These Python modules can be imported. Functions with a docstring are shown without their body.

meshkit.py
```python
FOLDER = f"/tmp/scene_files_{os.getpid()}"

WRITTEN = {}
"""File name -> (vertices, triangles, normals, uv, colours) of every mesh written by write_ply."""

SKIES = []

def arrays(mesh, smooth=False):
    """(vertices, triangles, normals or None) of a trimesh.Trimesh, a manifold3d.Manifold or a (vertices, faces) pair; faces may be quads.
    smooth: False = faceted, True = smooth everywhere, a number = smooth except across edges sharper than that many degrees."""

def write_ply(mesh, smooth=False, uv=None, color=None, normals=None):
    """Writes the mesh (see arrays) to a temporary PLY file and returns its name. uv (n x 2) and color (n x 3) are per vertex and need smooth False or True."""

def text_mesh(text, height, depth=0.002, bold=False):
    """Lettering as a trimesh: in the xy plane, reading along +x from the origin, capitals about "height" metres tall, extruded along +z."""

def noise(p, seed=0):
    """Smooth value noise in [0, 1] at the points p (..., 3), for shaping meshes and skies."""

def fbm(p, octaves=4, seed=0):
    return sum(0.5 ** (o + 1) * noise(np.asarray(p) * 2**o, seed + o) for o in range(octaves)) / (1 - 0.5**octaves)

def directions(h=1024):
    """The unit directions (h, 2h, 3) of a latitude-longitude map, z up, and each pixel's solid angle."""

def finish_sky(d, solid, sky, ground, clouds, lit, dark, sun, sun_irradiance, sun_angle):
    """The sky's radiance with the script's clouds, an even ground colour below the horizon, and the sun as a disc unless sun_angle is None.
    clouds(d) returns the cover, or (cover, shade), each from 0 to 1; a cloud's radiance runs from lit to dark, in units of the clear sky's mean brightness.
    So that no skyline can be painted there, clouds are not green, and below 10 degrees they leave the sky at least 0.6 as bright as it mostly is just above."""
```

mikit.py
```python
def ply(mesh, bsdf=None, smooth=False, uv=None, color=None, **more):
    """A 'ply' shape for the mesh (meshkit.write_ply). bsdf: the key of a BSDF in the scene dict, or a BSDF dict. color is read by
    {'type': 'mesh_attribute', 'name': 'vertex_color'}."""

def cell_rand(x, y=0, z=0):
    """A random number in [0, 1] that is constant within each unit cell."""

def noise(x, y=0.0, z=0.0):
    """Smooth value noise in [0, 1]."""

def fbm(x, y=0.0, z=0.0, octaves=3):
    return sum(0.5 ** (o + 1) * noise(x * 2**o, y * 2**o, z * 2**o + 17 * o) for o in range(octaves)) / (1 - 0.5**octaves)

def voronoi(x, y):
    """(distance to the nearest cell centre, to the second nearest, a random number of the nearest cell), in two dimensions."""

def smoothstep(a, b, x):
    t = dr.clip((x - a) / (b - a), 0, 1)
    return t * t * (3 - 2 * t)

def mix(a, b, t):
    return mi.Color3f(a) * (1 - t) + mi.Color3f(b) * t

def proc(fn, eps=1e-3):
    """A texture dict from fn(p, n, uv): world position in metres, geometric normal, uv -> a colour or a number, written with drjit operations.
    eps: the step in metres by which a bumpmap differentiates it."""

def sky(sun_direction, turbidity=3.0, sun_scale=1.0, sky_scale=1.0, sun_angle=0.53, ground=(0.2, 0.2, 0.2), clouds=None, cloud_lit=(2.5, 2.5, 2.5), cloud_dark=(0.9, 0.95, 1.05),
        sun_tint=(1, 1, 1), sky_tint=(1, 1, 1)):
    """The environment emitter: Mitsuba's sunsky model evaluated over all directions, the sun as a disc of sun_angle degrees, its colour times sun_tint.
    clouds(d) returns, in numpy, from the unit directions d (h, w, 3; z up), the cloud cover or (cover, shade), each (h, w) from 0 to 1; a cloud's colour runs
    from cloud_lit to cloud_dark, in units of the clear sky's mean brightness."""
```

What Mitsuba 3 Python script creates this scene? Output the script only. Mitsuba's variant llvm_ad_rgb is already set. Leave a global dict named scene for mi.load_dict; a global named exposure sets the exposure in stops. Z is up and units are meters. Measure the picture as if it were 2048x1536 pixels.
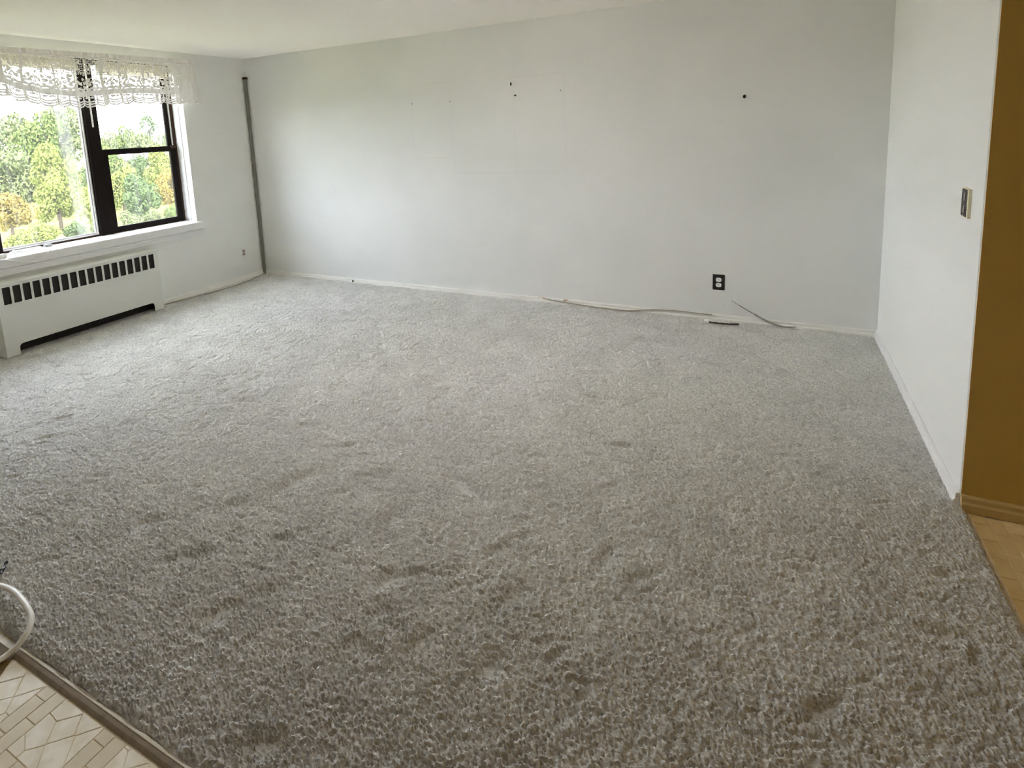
import math, random
import numpy as np, trimesh, mitsuba as mi, drjit as dr
import mikit, meshkit
from mikit import proc, ply, noise, fbm, voronoi, smoothstep, mix, cell_rand
from shapely.geometry import Polygon, box as sbox, MultiPoint
from shapely.ops import unary_union, voronoi_diagram
T = mi.ScalarTransform4f
scene, labels = {}, {}
rng = np.random.default_rng(7)

# ------------------------------------------------------------------ camera, sky, exposure
CAM = np.array([5.19901, -4.60689, 1.56703])
FW = np.array([-0.45547374, 0.87854584, -0.14387803])
RT = np.array([0.88992948, 0.45365568, -0.04713853])
UP = np.array([-0.02385772, 0.14951166, 0.98847209])
M4 = np.eye(4)
M4[:3, 0], M4[:3, 1], M4[:3, 2], M4[:3, 3] = -RT, UP, FW, CAM
F_PX, CX, CY = 1133.9055, 950.676, 420.273
scene['camera'] = {'type': 'perspective', 'to_world': T(M4), 'fov': math.degrees(2 * math.atan(1024 / F_PX)), 'fov_axis': 'x',
                   'principal_point_offset_x': (1024 - CX) / 2048, 'principal_point_offset_y': (768 - CY) / 1536, 'near_clip': 0.02, 'far_clip': 500.0}


def cloud_fn(d):
    n = meshkit.fbm(d * np.array([2.2, 2.2, 4.0]) + 5.0, 4)
    return np.clip(0.75 + 0.6 * (n - 0.4), 0, 1), np.clip(0.25 + 0.8 * (n - 0.5), 0, 1)


scene['sky'] = mikit.sky((0.55, -0.35, 0.75), turbidity=4.0, sun_scale=0.05, sky_scale=1.0, clouds=cloud_fn,
                         cloud_lit=(1.50, 1.55, 1.62), cloud_dark=(1.08, 1.12, 1.18), ground=(0.12, 0.14, 0.08))
exposure = 6.5

# ------------------------------------------------------------------ helpers
def numbered(name):
    if not any(k == name or k.startswith(name + '__') for k in scene) and name not in labels:
        return name
    i = 1
    while any(k == f'{name}_{i:03d}' or k.startswith(f'{name}_{i:03d}__') for k in scene):
        i += 1
    return f'{name}_{i:03d}'


COUNT = {}


def put(parent, name, mesh, bsdf, smooth=False, label=None, **kw):
    """one entry; parent may be None. mesh may be a ready shape dict"""
    base = f'{parent}__{name}' if parent else name
    n = COUNT.get(base, 0)
    COUNT[base] = n + 1
    key = base if n == 0 else f'{base}_{n:03d}'
    scene[key] = mesh if isinstance(mesh, dict) else ply(mesh, bsdf, smooth, **kw)
    if label:
        labels[key] = {'label': label}
    return key


def tag(key, label, cat=None, group=None, kind=None):
    d = {'label': label}
    if cat: d['category'] = cat
    if group: d['group'] = group
    if kind: d['kind'] = kind
    labels[key] = d
    return key


def thing(name, label, cat, group=None, kind=None):
    n = COUNT.get(name, 0)
    COUNT[name] = n + 1
    key = name if n == 0 else f'{name}_{n:03d}'
    return tag(key, label, cat, group, kind)


def bx(x0, x1, y0, y1, z0, z1):
    b = trimesh.creation.box((x1 - x0, y1 - y0, z1 - z0))
    b.apply_translation(((x0 + x1) / 2, (y0 + y1) / 2, (z0 + z1) / 2))
    return b


def cbx(x0, x1, y0, y1, z0, z1, c=0.003):
    """box with chamfered edges (convex hull)"""
    P = []
    X, Y, Z = (x0, x1), (y0, y1), (z0, z1)
    for i in (0, 1):
        for j in (0, 1):
            for k in (0, 1):
                sx, sy, sz = (1 - 2 * i) * c, (1 - 2 * j) * c, (1 - 2 * k) * c
                P += [(X[i], Y[j] + sy, Z[k] + sz), (X[i] + sx, Y[j], Z[k] + sz), (X[i] + sx, Y[j] + sy, Z[k])]
    return trimesh.convex.convex_hull(np.array(P))


def cat(*ms):
    return trimesh.util.concatenate([m for m in ms])


def tube(pts, r, sides=10, caps=True, spline=True, n=None):
    p = np.asarray(pts, float)
    if spline and len(p) > 2:
        from scipy.interpolate import CubicSpline
        t = np.concatenate([[0], np.cumsum(np.linalg.norm(np.diff(p, axis=0), axis=1))])
        n = n or 8 * len(p)
        p = CubicSpline(t, p)(np.linspace(0, t[-1], n))
    tg = np.gradient(p, axis=0)
    tg /= np.linalg.norm(tg, axis=1, keepdims=True)
    a = np.cross(tg[0], [0.3, 0.2, 1.0]); a /= np.linalg.norm(a)
    V, F = [], []
    ang = np.arange(sides) * 2 * np.pi / sides
    rr = np.broadcast_to(r, (len(p),))
    for i in range(len(p)):
        a = a - tg[i] * (a @ tg[i]); a /= np.linalg.norm(a)
        b = np.cross(tg[i], a)
        V.append(p[i] + rr[i] * (np.cos(ang)[:, None] * a + np.sin(ang)[:, None] * b))
    V = np.vstack(V)
    m = len(p)
    for i in range(m - 1):
        for j in range(sides):
            k = (j + 1) % sides
            F += [(i * sides + j, i * sides + k, (i + 1) * sides + k), (i * sides + j, (i + 1) * sides + k, (i + 1) * sides + j)]
    if caps:
        V = np.vstack([V, p[:1], p[-1:]])
        for j in range(sides):
            k = (j + 1) % sides
            F += [(len(V) - 2, k, j), (len(V) - 1, (m - 1) * sides + j, (m - 1) * sides + k)]
    return trimesh.Trimesh(V, F, process=False)


def extrude(poly, d):
    return trimesh.creation.extrude_polygon(poly, d, engine='earcut')


def orient(m, origin, ex, ey, ez):
    A = np.eye(4)
    A[:3, 0], A[:3, 1], A[:3, 2], A[:3, 3] = ex, ey, ez, origin
    m = m.copy(); m.apply_transform(A)
    return m


def sweep_profile(profile, axis, a0, a1, wob=None):
    """a closed (u, z) profile swept along 'x' or 'y' from a0 to a1"""
    m = extrude(Polygon(profile), a1 - a0)
    if axis == 'y':   # u = x
        return orient(m, (0, a1, 0), (1, 0, 0), (0, 0, 1), (0, -1, 0))
    return orient(m, (a0, 0, 0), (0, 1, 0), (0, 0, 1), (1, 0, 0))


# ------------------------------------------------------------------ materials
def mat(name, color, rough=0.6, spec=0.3, bump=None, bscale=0.001, two=True, **kw):
    b = {'type': 'principled', 'base_color': color if isinstance(color, dict) else {'type': 'rgb', 'value': list(color)}, 'roughness': rough, 'specular': spec, **kw}
    if bump is not None:
        b = {'type': 'bumpmap', 'arbitrary': bump, 'scale': bscale, 'bsdf': b}
    if two:
        b = {'type': 'twosided', 'bsdf': b}
    scene[name] = b


def diffuse(name, color):
    scene[name] = {'type': 'twosided', 'bsdf': {'type': 'diffuse', 'reflectance': color if isinstance(color, dict) else {'type': 'rgb', 'value': list(color)}}}


# faint outlines left by pictures that once hung on the back wall (x0, x1, z0, z1)
GHOSTS = [(2.622, 3.69, 1.16, 1.98), (2.18, 2.60, 1.30, 1.99)]
GHOST_BAR = 3.235


def wall_color(p, n, uv):
    m = fbm(p.x * 1.7 + p.y * 0.9, p.z * 1.7, 3.0, 2)
    base = mix((0.785, 0.795, 0.775), (0.82, 0.825, 0.805), smoothstep(0.3, 0.7, m))
    line = mi.Float(0)
    w = 0.007
    jit = (noise(p.x * 9, p.z * 9, 2.0) - 0.5) * 0.006
    for (x0, x1, z0, z1) in GHOSTS:
        ix = (p.x > x0 - w) & (p.x < x1 + w); iz = (p.z > z0 - w) & (p.z < z1 + w)
        for c, inn, q in ((x0, iz, p.x), (x1, iz, p.x), (z0, ix, p.z), (z1, ix, p.z)):
            line = dr.maximum(line, dr.select(inn, 1 - smoothstep(0.2 * w, w, dr.abs(q + jit - c)), 0))
    line = dr.maximum(line, dr.select((p.z > 1.16) & (p.z < 1.9), 1 - smoothstep(0.2 * w, w, dr.abs(p.x + jit - GHOST_BAR)), 0))
    line = dr.select(p.y > -0.01, line, 0)
    brk = smoothstep(0.25, 0.6, noise(p.x * 6, p.z * 6, 8.0))
    return base * (1 - 0.05 * line * (0.35 + 0.65 * brk))


mat('paint_wall', proc(wall_color), rough=0.55, spec=0.25)
mat('paint_ceiling', (0.87, 0.84, 0.80), rough=0.8, spec=0.1)
mat('paint_tan', proc(lambda p, n, uv: mix((0.50, 0.34, 0.10), (0.57, 0.39, 0.125), fbm(p.x * 3, p.z * 3, 1.0, 2))), rough=0.6, spec=0.2)
mat('paint_tan_base', (0.55, 0.42, 0.20), rough=0.55, spec=0.25)


def base_color(p, n, uv):
    s = p.x + p.y
    a = fbm(s * 14, p.z * 60, 4.0, 3)
    chip = smoothstep(0.66, 0.70, a) * dr.select((p.x > 3.40) & (p.x < 3.80) & (p.y > -0.1), 1.0, 0.0)
    grime = smoothstep(0.55, 0.75, noise(s * 5, p.z * 25, 9.0)) * 0.25
    c = mix((0.83, 0.82, 0.78), (0.66, 0.63, 0.56), grime)
    return mix(c, (0.40, 0.27, 0.14), chip * 0.8)


mat('paint_base', proc(base_color), rough=0.5, spec=0.35)
mat('paint_trim', (0.80, 0.80, 0.80), rough=0.4, spec=0.4)
mat('dark_frame', (0.010, 0.007, 0.006), rough=0.6, spec=0.12)
mat('brown_frame', (0.040, 0.022, 0.015), rough=0.6, spec=0.15)
mat('alu', (0.50, 0.49, 0.50), rough=0.45, spec=0.5)
mat('vinyl_white', (0.78, 0.78, 0.77), rough=0.4, spec=0.4)
mat('radiator_enamel', (0.72, 0.73, 0.69), rough=0.4, spec=0.4)
mat('radiator_dark', (0.035, 0.032, 0.03), rough=0.7, spec=0.2)
mat('plate_black', (0.012, 0.010, 0.010), rough=0.35, spec=0.5)
mat('plate_cream', (0.78, 0.72, 0.52), rough=0.4, spec=0.4)
mat('plastic_white', (0.80, 0.80, 0.77), rough=0.35, spec=0.5)
mat('plastic_pinkgrey', (0.42, 0.35, 0.33), rough=0.3, spec=0.5)
mat('cord_white', (0.84, 0.84, 0.81), rough=0.4, spec=0.5)
mat('cord_grey', (0.33, 0.33, 0.32), rough=0.5, spec=0.4)
mat('cord_tan', (0.36, 0.33, 0.27), rough=0.5, spec=0.4)
mat('cord_brown', (0.05, 0.03, 0.025), rough=0.5, spec=0.4)
mat('pipe_grey', (0.20, 0.20, 0.17), rough=0.6, spec=0.3)
mat('metal_grey', (0.30, 0.30, 0.30), rough=0.4, spec=0.5)
mat('strip_taupe', proc(lambda p, n, uv: mix((0.24, 0.20, 0.155), (0.36, 0.31, 0.25), fbm(p.x * 60, p.y * 60, 1.0, 2))), rough=0.45, spec=0.4)
mat('shadow_brown', proc(lambda p, n, uv: mix((0.10, 0.065, 0.02), (0.16, 0.11, 0.035), fbm(p.x * 6, p.y * 60, 1.0, 3))), rough=0.6, spec=0.2)  # dark colour of the painted shadow at the strip end
mat('strip_white', (0.70, 0.68, 0.60), rough=0.5, spec=0.3)
mat('blind_cream', (0.74, 0.71, 0.64), rough=0.45, spec=0.4)
scene['glass'] = {'type': 'thindielectric', 'int_ior': 1.5}


def dust_haze(p, n, uv):    # dusty film with run marks; its pale veil also paints haze over the view
    st = smoothstep(0.62, 0.85, noise(p.y * 26 + 0.6 * noise(p.z * 4, 1.0, 1.0), p.z * 1.1, 3.0))
    band = 1 - smoothstep(0.03, 0.07, dr.abs(p.y + 1.80 + 0.05 * (p.z - 1.3)))
    return 0.022 + 0.025 * st + 0.07 * band


scene['hazy_glass'] = {'type': 'blendbsdf', 'weight': proc(dust_haze), 'a': {'type': 'thindielectric', 'int_ior': 1.5},
                        'b': {'type': 'principledthin', 'base_color': {'type': 'rgb', 'value': [0.9, 0.9, 0.9]}, 'roughness': 0.9, 'diff_trans': 1.6, 'spec_trans': 0.0}}
scene['lace'] = {'type': 'principledthin', 'base_color': {'type': 'rgb', 'value': [0.82, 0.80, 0.78]}, 'roughness': 0.8, 'diff_trans': 0.12, 'spec_trans': 0.0}


def vinyl_color(p, n, uv):
    a = fbm(p.x * 22, p.y * 22, 1.0, 3)
    c = mix((0.74, 0.68, 0.54), (0.84, 0.80, 0.69), smoothstep(0.3, 0.7, a))
    # old scuff beside the carpet strip
    r = dr.sqrt(dr.square((p.x - 3.670) / 0.018) + dr.square((p.y + 3.950) / 0.014))
    ring = (1 - smoothstep(0.15, 0.45, dr.abs(r - 0.8))) * smoothstep(0.35, 0.6, noise(p.x * 190, p.y * 190, 3.0))
    r2 = dr.sqrt(dr.square((p.x - 3.674) / 0.006) + dr.square((p.y + 3.934) / 0.009))
    ring = dr.maximum(ring * 0.55, (1 - smoothstep(0.4, 1.1, r2)) * 0.85)
    return mix(c, (0.12, 0.10, 0.07), ring)


mat('vinyl_stone', proc(vinyl_color), rough=0.38, spec=0.45)
mat('vinyl_brick', proc(lambda p, n, uv: mix((0.62, 0.55, 0.40), (0.70, 0.63, 0.48), fbm(p.x * 25, p.y * 25, 5.0, 3))), rough=0.42, spec=0.4)


mat('vinyl_stone_yellow', proc(lambda p, n, uv: mix((0.66, 0.50, 0.25), (0.76, 0.60, 0.33), fbm(p.x * 22, p.y * 22, 1.0, 3))), rough=0.4, spec=0.4)  # yellower tone for the hallway pieces
mat('vinyl_brick_yellow', proc(lambda p, n, uv: mix((0.58, 0.43, 0.20), (0.66, 0.50, 0.25), fbm(p.x * 25, p.y * 25, 5.0, 3))), rough=0.42, spec=0.4)


def vinyl_far(p, n, uv):
    gx, gy = (p.x - 3.425) / 0.29, (p.y + 4.06) / 0.29
    fx, fy = gx - dr.floor(gx), gy - dr.floor(gy)
    brick = (fx > 0.655) | (fy > 0.655)
    d1, d2, _ = voronoi(p.x * 14, p.y * 14)
    joint = 1 - smoothstep(0.02, 0.08, d2 - d1)
    c = mix((0.68, 0.61, 0.47), (0.50, 0.44, 0.32), joint * 0.7)
    return dr.select(brick, mi.Color3f(0.58, 0.51, 0.38), c)


mat('vinyl_sheet', proc(vinyl_far), rough=0.4, spec=0.4)


def carpet_color(p, n, uv):
    a = noise((p.x * 0.88 + p.y * 0.47) * 170, (p.y * 0.88 - p.x * 0.47) * 320, p.z * 150)
    b = fbm(p.x * 7, p.y * 7, 2.0, 3)
    c = mix((0.355, 0.36, 0.352), (0.785, 0.795, 0.775), a)
    c = c * (0.94 + 0.12 * smoothstep(0.25, 0.75, b))
    d = noise(p.x * 1.3, p.y * 1.3, 6.0)
    near_shade = smoothstep(0.9, 2.6, p.x * 0.42 - (p.y + 0.9) * 0.85 + 0.9 * (b - 0.5) - 0.9)     # shade painted into the yarn towards the near right
    c = c * mix((1.0, 1.0, 1.0), (0.87, 0.87, 0.86), near_shade)
    return c * mix((1.0, 0.985, 0.95), (1.0, 0.985, 1.0), d)


mat('carpet_yarn', proc(carpet_color), rough=1.0, spec=0.0, sheen=0.0)

# ------------------------------------------------------------------ room shell
H = 2.44
W, E, FY = 5.91, -1.936, -3.89          # right wall, its end, carpet edge
ZV = -0.018                              # vinyl level (carpet pile top is about 0)
YS, XE = -6.6, 7.25                      # far sides of the dining area and the hallway (behind the camera)
OY0, OY1, OZ0, OZ1 = -3.27, -0.80, 0.735, 2.355   # living-room window opening

fl = bx(-0.02, XE, YS, 0.05, -0.20, ZV - 0.0025)
put(None, 'floor', fl, 'vinyl_sheet')
tag('floor', 'cream sheet vinyl floor embossed with flagstones and little bricks', kind='structure')
put(None, 'ceiling', bx(-0.3, XE + 0.15, YS - 0.15, 0.15, H, H + 0.2), 'paint_ceiling')
tag('ceiling', 'plain off-white painted ceiling', kind='structure')
put(None, 'wall_back', bx(-0.3, W + 0.12, 0.0, 0.15, -0.2, H), 'paint_wall')
tag('wall_back', 'long white wall with faint outlines of removed pictures', kind='structure')
wl = unary_union([sbox(YS - 0.15, -0.2, 0.0, H)]).difference(sbox(OY0, OZ0, OY1, OZ1))
put(None, 'wall_left', orient(extrude(wl, 0.30), (-0.30, 0, 0), (0, 1, 0), (0, 0, 1), (1, 0, 0)), 'paint_wall')
tag('wall_left', 'shaded white wall around the wide window', kind='structure')
put(None, 'wall_right', cbx(W, W + 0.12, E + 0.004, 0.0, -0.2, H, 0.004), 'paint_wall')
tag('wall_right', 'bright white wall on the right facing the window', kind='structure')
put(None, 'wall_hallway', bx(W + 0.004, XE, E, E + 0.12, -0.2, H), 'paint_tan')
tag('wall_hallway', 'mustard tan hallway wall at the right edge', kind='structure')
put(None, 'wall_far_right', bx(XE, XE + 0.15, YS - 0.15, E + 0.12, -0.2, H), 'paint_tan')
tag('wall_far_right', 'tan end wall of the hallway', kind='structure')
mat('paint_taupe', (0.22, 0.19, 0.15), rough=0.6, spec=0.2)  # dark tone picked to cut light bounced onto the near carpet
put(None, 'wall_front', bx(-0.3, XE, YS - 0.15, YS, -0.2, H), 'paint_taupe')
tag('wall_front', 'taupe wall behind the camera', kind='structure')

# baseboards: thin old mouldings, a little uneven
def board(profile, axis, a0, a1):
    n = max(2, int(abs(a1 - a0) / 0.06))
    pr = np.array(profile)
    V, F = [], []
    k = len(pr)
    for i in range(n + 1):
        a = a0 + (a1 - a0) * i / n
        w = 0.003 * (meshkit.fbm(np.array([[a * 3.0, 0.5, k * 1.0]]), 3)[0] - 0.5)
        h = 0.010 * (meshkit.fbm(np.array([[a * 2.2, 7.5, k * 1.0]]), 3)[0] - 0.5)
        for (u, z) in pr:
            uu, zz = u + (w if abs(u) > 0.001 else 0), z + (h if z > 0.02 else 0)
            V.append((a, uu, zz) if axis == 'x' else (uu, a, zz))
    for i in range(n):
        for j in range(k):
            j2 = (j + 1) % k
            F += [(i * k + j, (i + 1) * k + j, (i + 1) * k + j2), (i * k + j, (i + 1) * k + j2, i * k + j2)]
    for e, rev in ((0, 1), (n, 0)):
        tri = [(e * k, e * k + j, e * k + j + 1) for j in range(1, k - 1)]
        F += [t[::-1] if rev else t for t in tri]
    m = trimesh.Trimesh(V, F, process=False)
    m.fix_normals()
    return m


def prof(s):   # s = +-1 direction away from the wall
    return lambda base, h=0.045: [(base, -0.02), (base + s * 0.020, -0.02), (base + s * 0.019, 0.012), (base + s * 0.013, 0.020), (base + s * 0.012, h - 0.008), (base + s * 0.008, h), (base, h)]


put(None, 'baseboard_back', board(prof(-1)(0.0, 0.042), 'x', 0.0, W - 0.02), 'paint_base')
tag('baseboard_back', 'low chipped white baseboard under the long wall', kind='structure')
put(None, 'baseboard_left', board(prof(1)(0.0, 0.045), 'y', -1.30, -0.02), 'paint_base')
tag('baseboard_left', 'low baseboard in shade between radiator and corner', kind='structure')
put(None, 'baseboard_right', board(prof(-1)(W, 0.045), 'y', E + 0.005, -0.005), 'paint_trim')
tag('baseboard_right', 'low white baseboard along the right wall', kind='structure')
m = board(prof(-1)(0.0, 0.045), 'x', W + 0.003, XE); m.apply_translation((0, E, ZV + 0.02))
put(None, 'baseboard_hallway', m, 'paint_tan_base')
tag('baseboard_hallway', 'tan baseboard under the mustard hallway wall', kind='structure')

# ------------------------------------------------------------------ vinyl pieces (flagstone panels framed by two rows of little bricks)
PER, PX0, PY0, PAN = 0.29, 3.425, -4.06, 0.19
SEEDS = np.array([(.20, .29), (.70, .30), (.26, .76), (.70, .76), (.47, .53), (.08, .04), (.95, .53), (.45, .02)]) * PAN


def piece(poly, top, inset=0.0007, ch=0.0016):
    """a thin tile from a convex polygon: bevelled top"""
    p0 = poly.buffer(-inset, join_style=2); p1 = poly.buffer(-inset - ch, join_style=2)
    if p0.is_empty or p1.is_empty or p0.geom_type != 'Polygon' or p1.geom_type != 'Polygon' or p1.area < 6e-5: return None
    a, b = np.array(p0.exterior.coords)[:-1], np.array(p1.exterior.coords)[:-1]
    P = np.vstack([np.c_[a, np.full(len(a), ZV - 0.0028)], np.c_[a, np.full(len(a), top - 0.0010)], np.c_[b, np.full(len(b), top)]])
    return trimesh.convex.convex_hull(P)


vd = [g for g in voronoi_diagram(MultiPoint(SEEDS), envelope=sbox(-1, -1, 1, 1)).geoms]
FLAGS = [g.intersection(sbox(0, 0, PAN, PAN)) for g in vd]
from shapely import affinity


def vinyl_area(x0, x1, y0, y1):
    reg = sbox(x0, y0, x1, y1)
    out = []
    for i in range(math.floor((x0 - PX0) / PER) - 1, math.ceil((x1 - PX0) / PER) + 1):
        for j in range(math.floor((y0 - PY0) / PER) - 1, math.ceil((y1 - PY0) / PER) + 1):
            ox, oy = PX0 + i * PER, PY0 + j * PER
            rot = (i * 7 + j * 3) % 4 if (i, j) != (0, 0) else 0
            for g in FLAGS:
                out.append(('stone', affinity.translate(affinity.rotate(g, 90 * rot, origin=(PAN / 2, PAN / 2)), ox, oy)))
            bw, bl = (PER - PAN) / 2, PER / 3.5
            bl = PER / 3
            for r in (0, 1):      # vertical bricks right of the panel, horizontal bricks above it
                for k in range(3):
                    sh = bl / 2 * r + 0.02
                    out.append(('brick', sbox(ox + PAN + r * bw, oy + k * bl + sh, ox + PAN + (r + 1) * bw, oy + (k + 1) * bl + sh)))
                xs = [0, PAN * (0.33 if r else 0.5), PAN * (0.78 if r else 1.0), PAN]
                for a, b in zip(xs[:-1], xs[1:]):
                    if b - a > 0.01:
                        out.append(('brick', sbox(ox + a, oy + PAN + r * bw, ox + b, oy + PAN + (r + 1) * bw)))
    for kind, g in out:
        in_hall = reg.bounds[0] > 5  # hallway pieces take the yellower vinyl
        g = g.intersection(reg)
        if g.is_empty or g.geom_type != 'Polygon' or g.area < 1.5e-4: continue
        pm = piece(g, ZV + (0.0004 if kind == 'stone' else 0.0) * rng.random())
        if pm is not None:
            put('floor', 'flagstone' if kind == 'stone' else 'brick', pm, ('vinyl_stone_yellow' if in_hall else 'vinyl_stone') if kind == 'stone' else ('vinyl_brick_yellow' if in_hall else 'vinyl_brick'))


vinyl_area(3.0, 4.25, -4.36, -3.912)
vinyl_area(5.93, 6.42, -3.0, E - 0.02)

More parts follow.
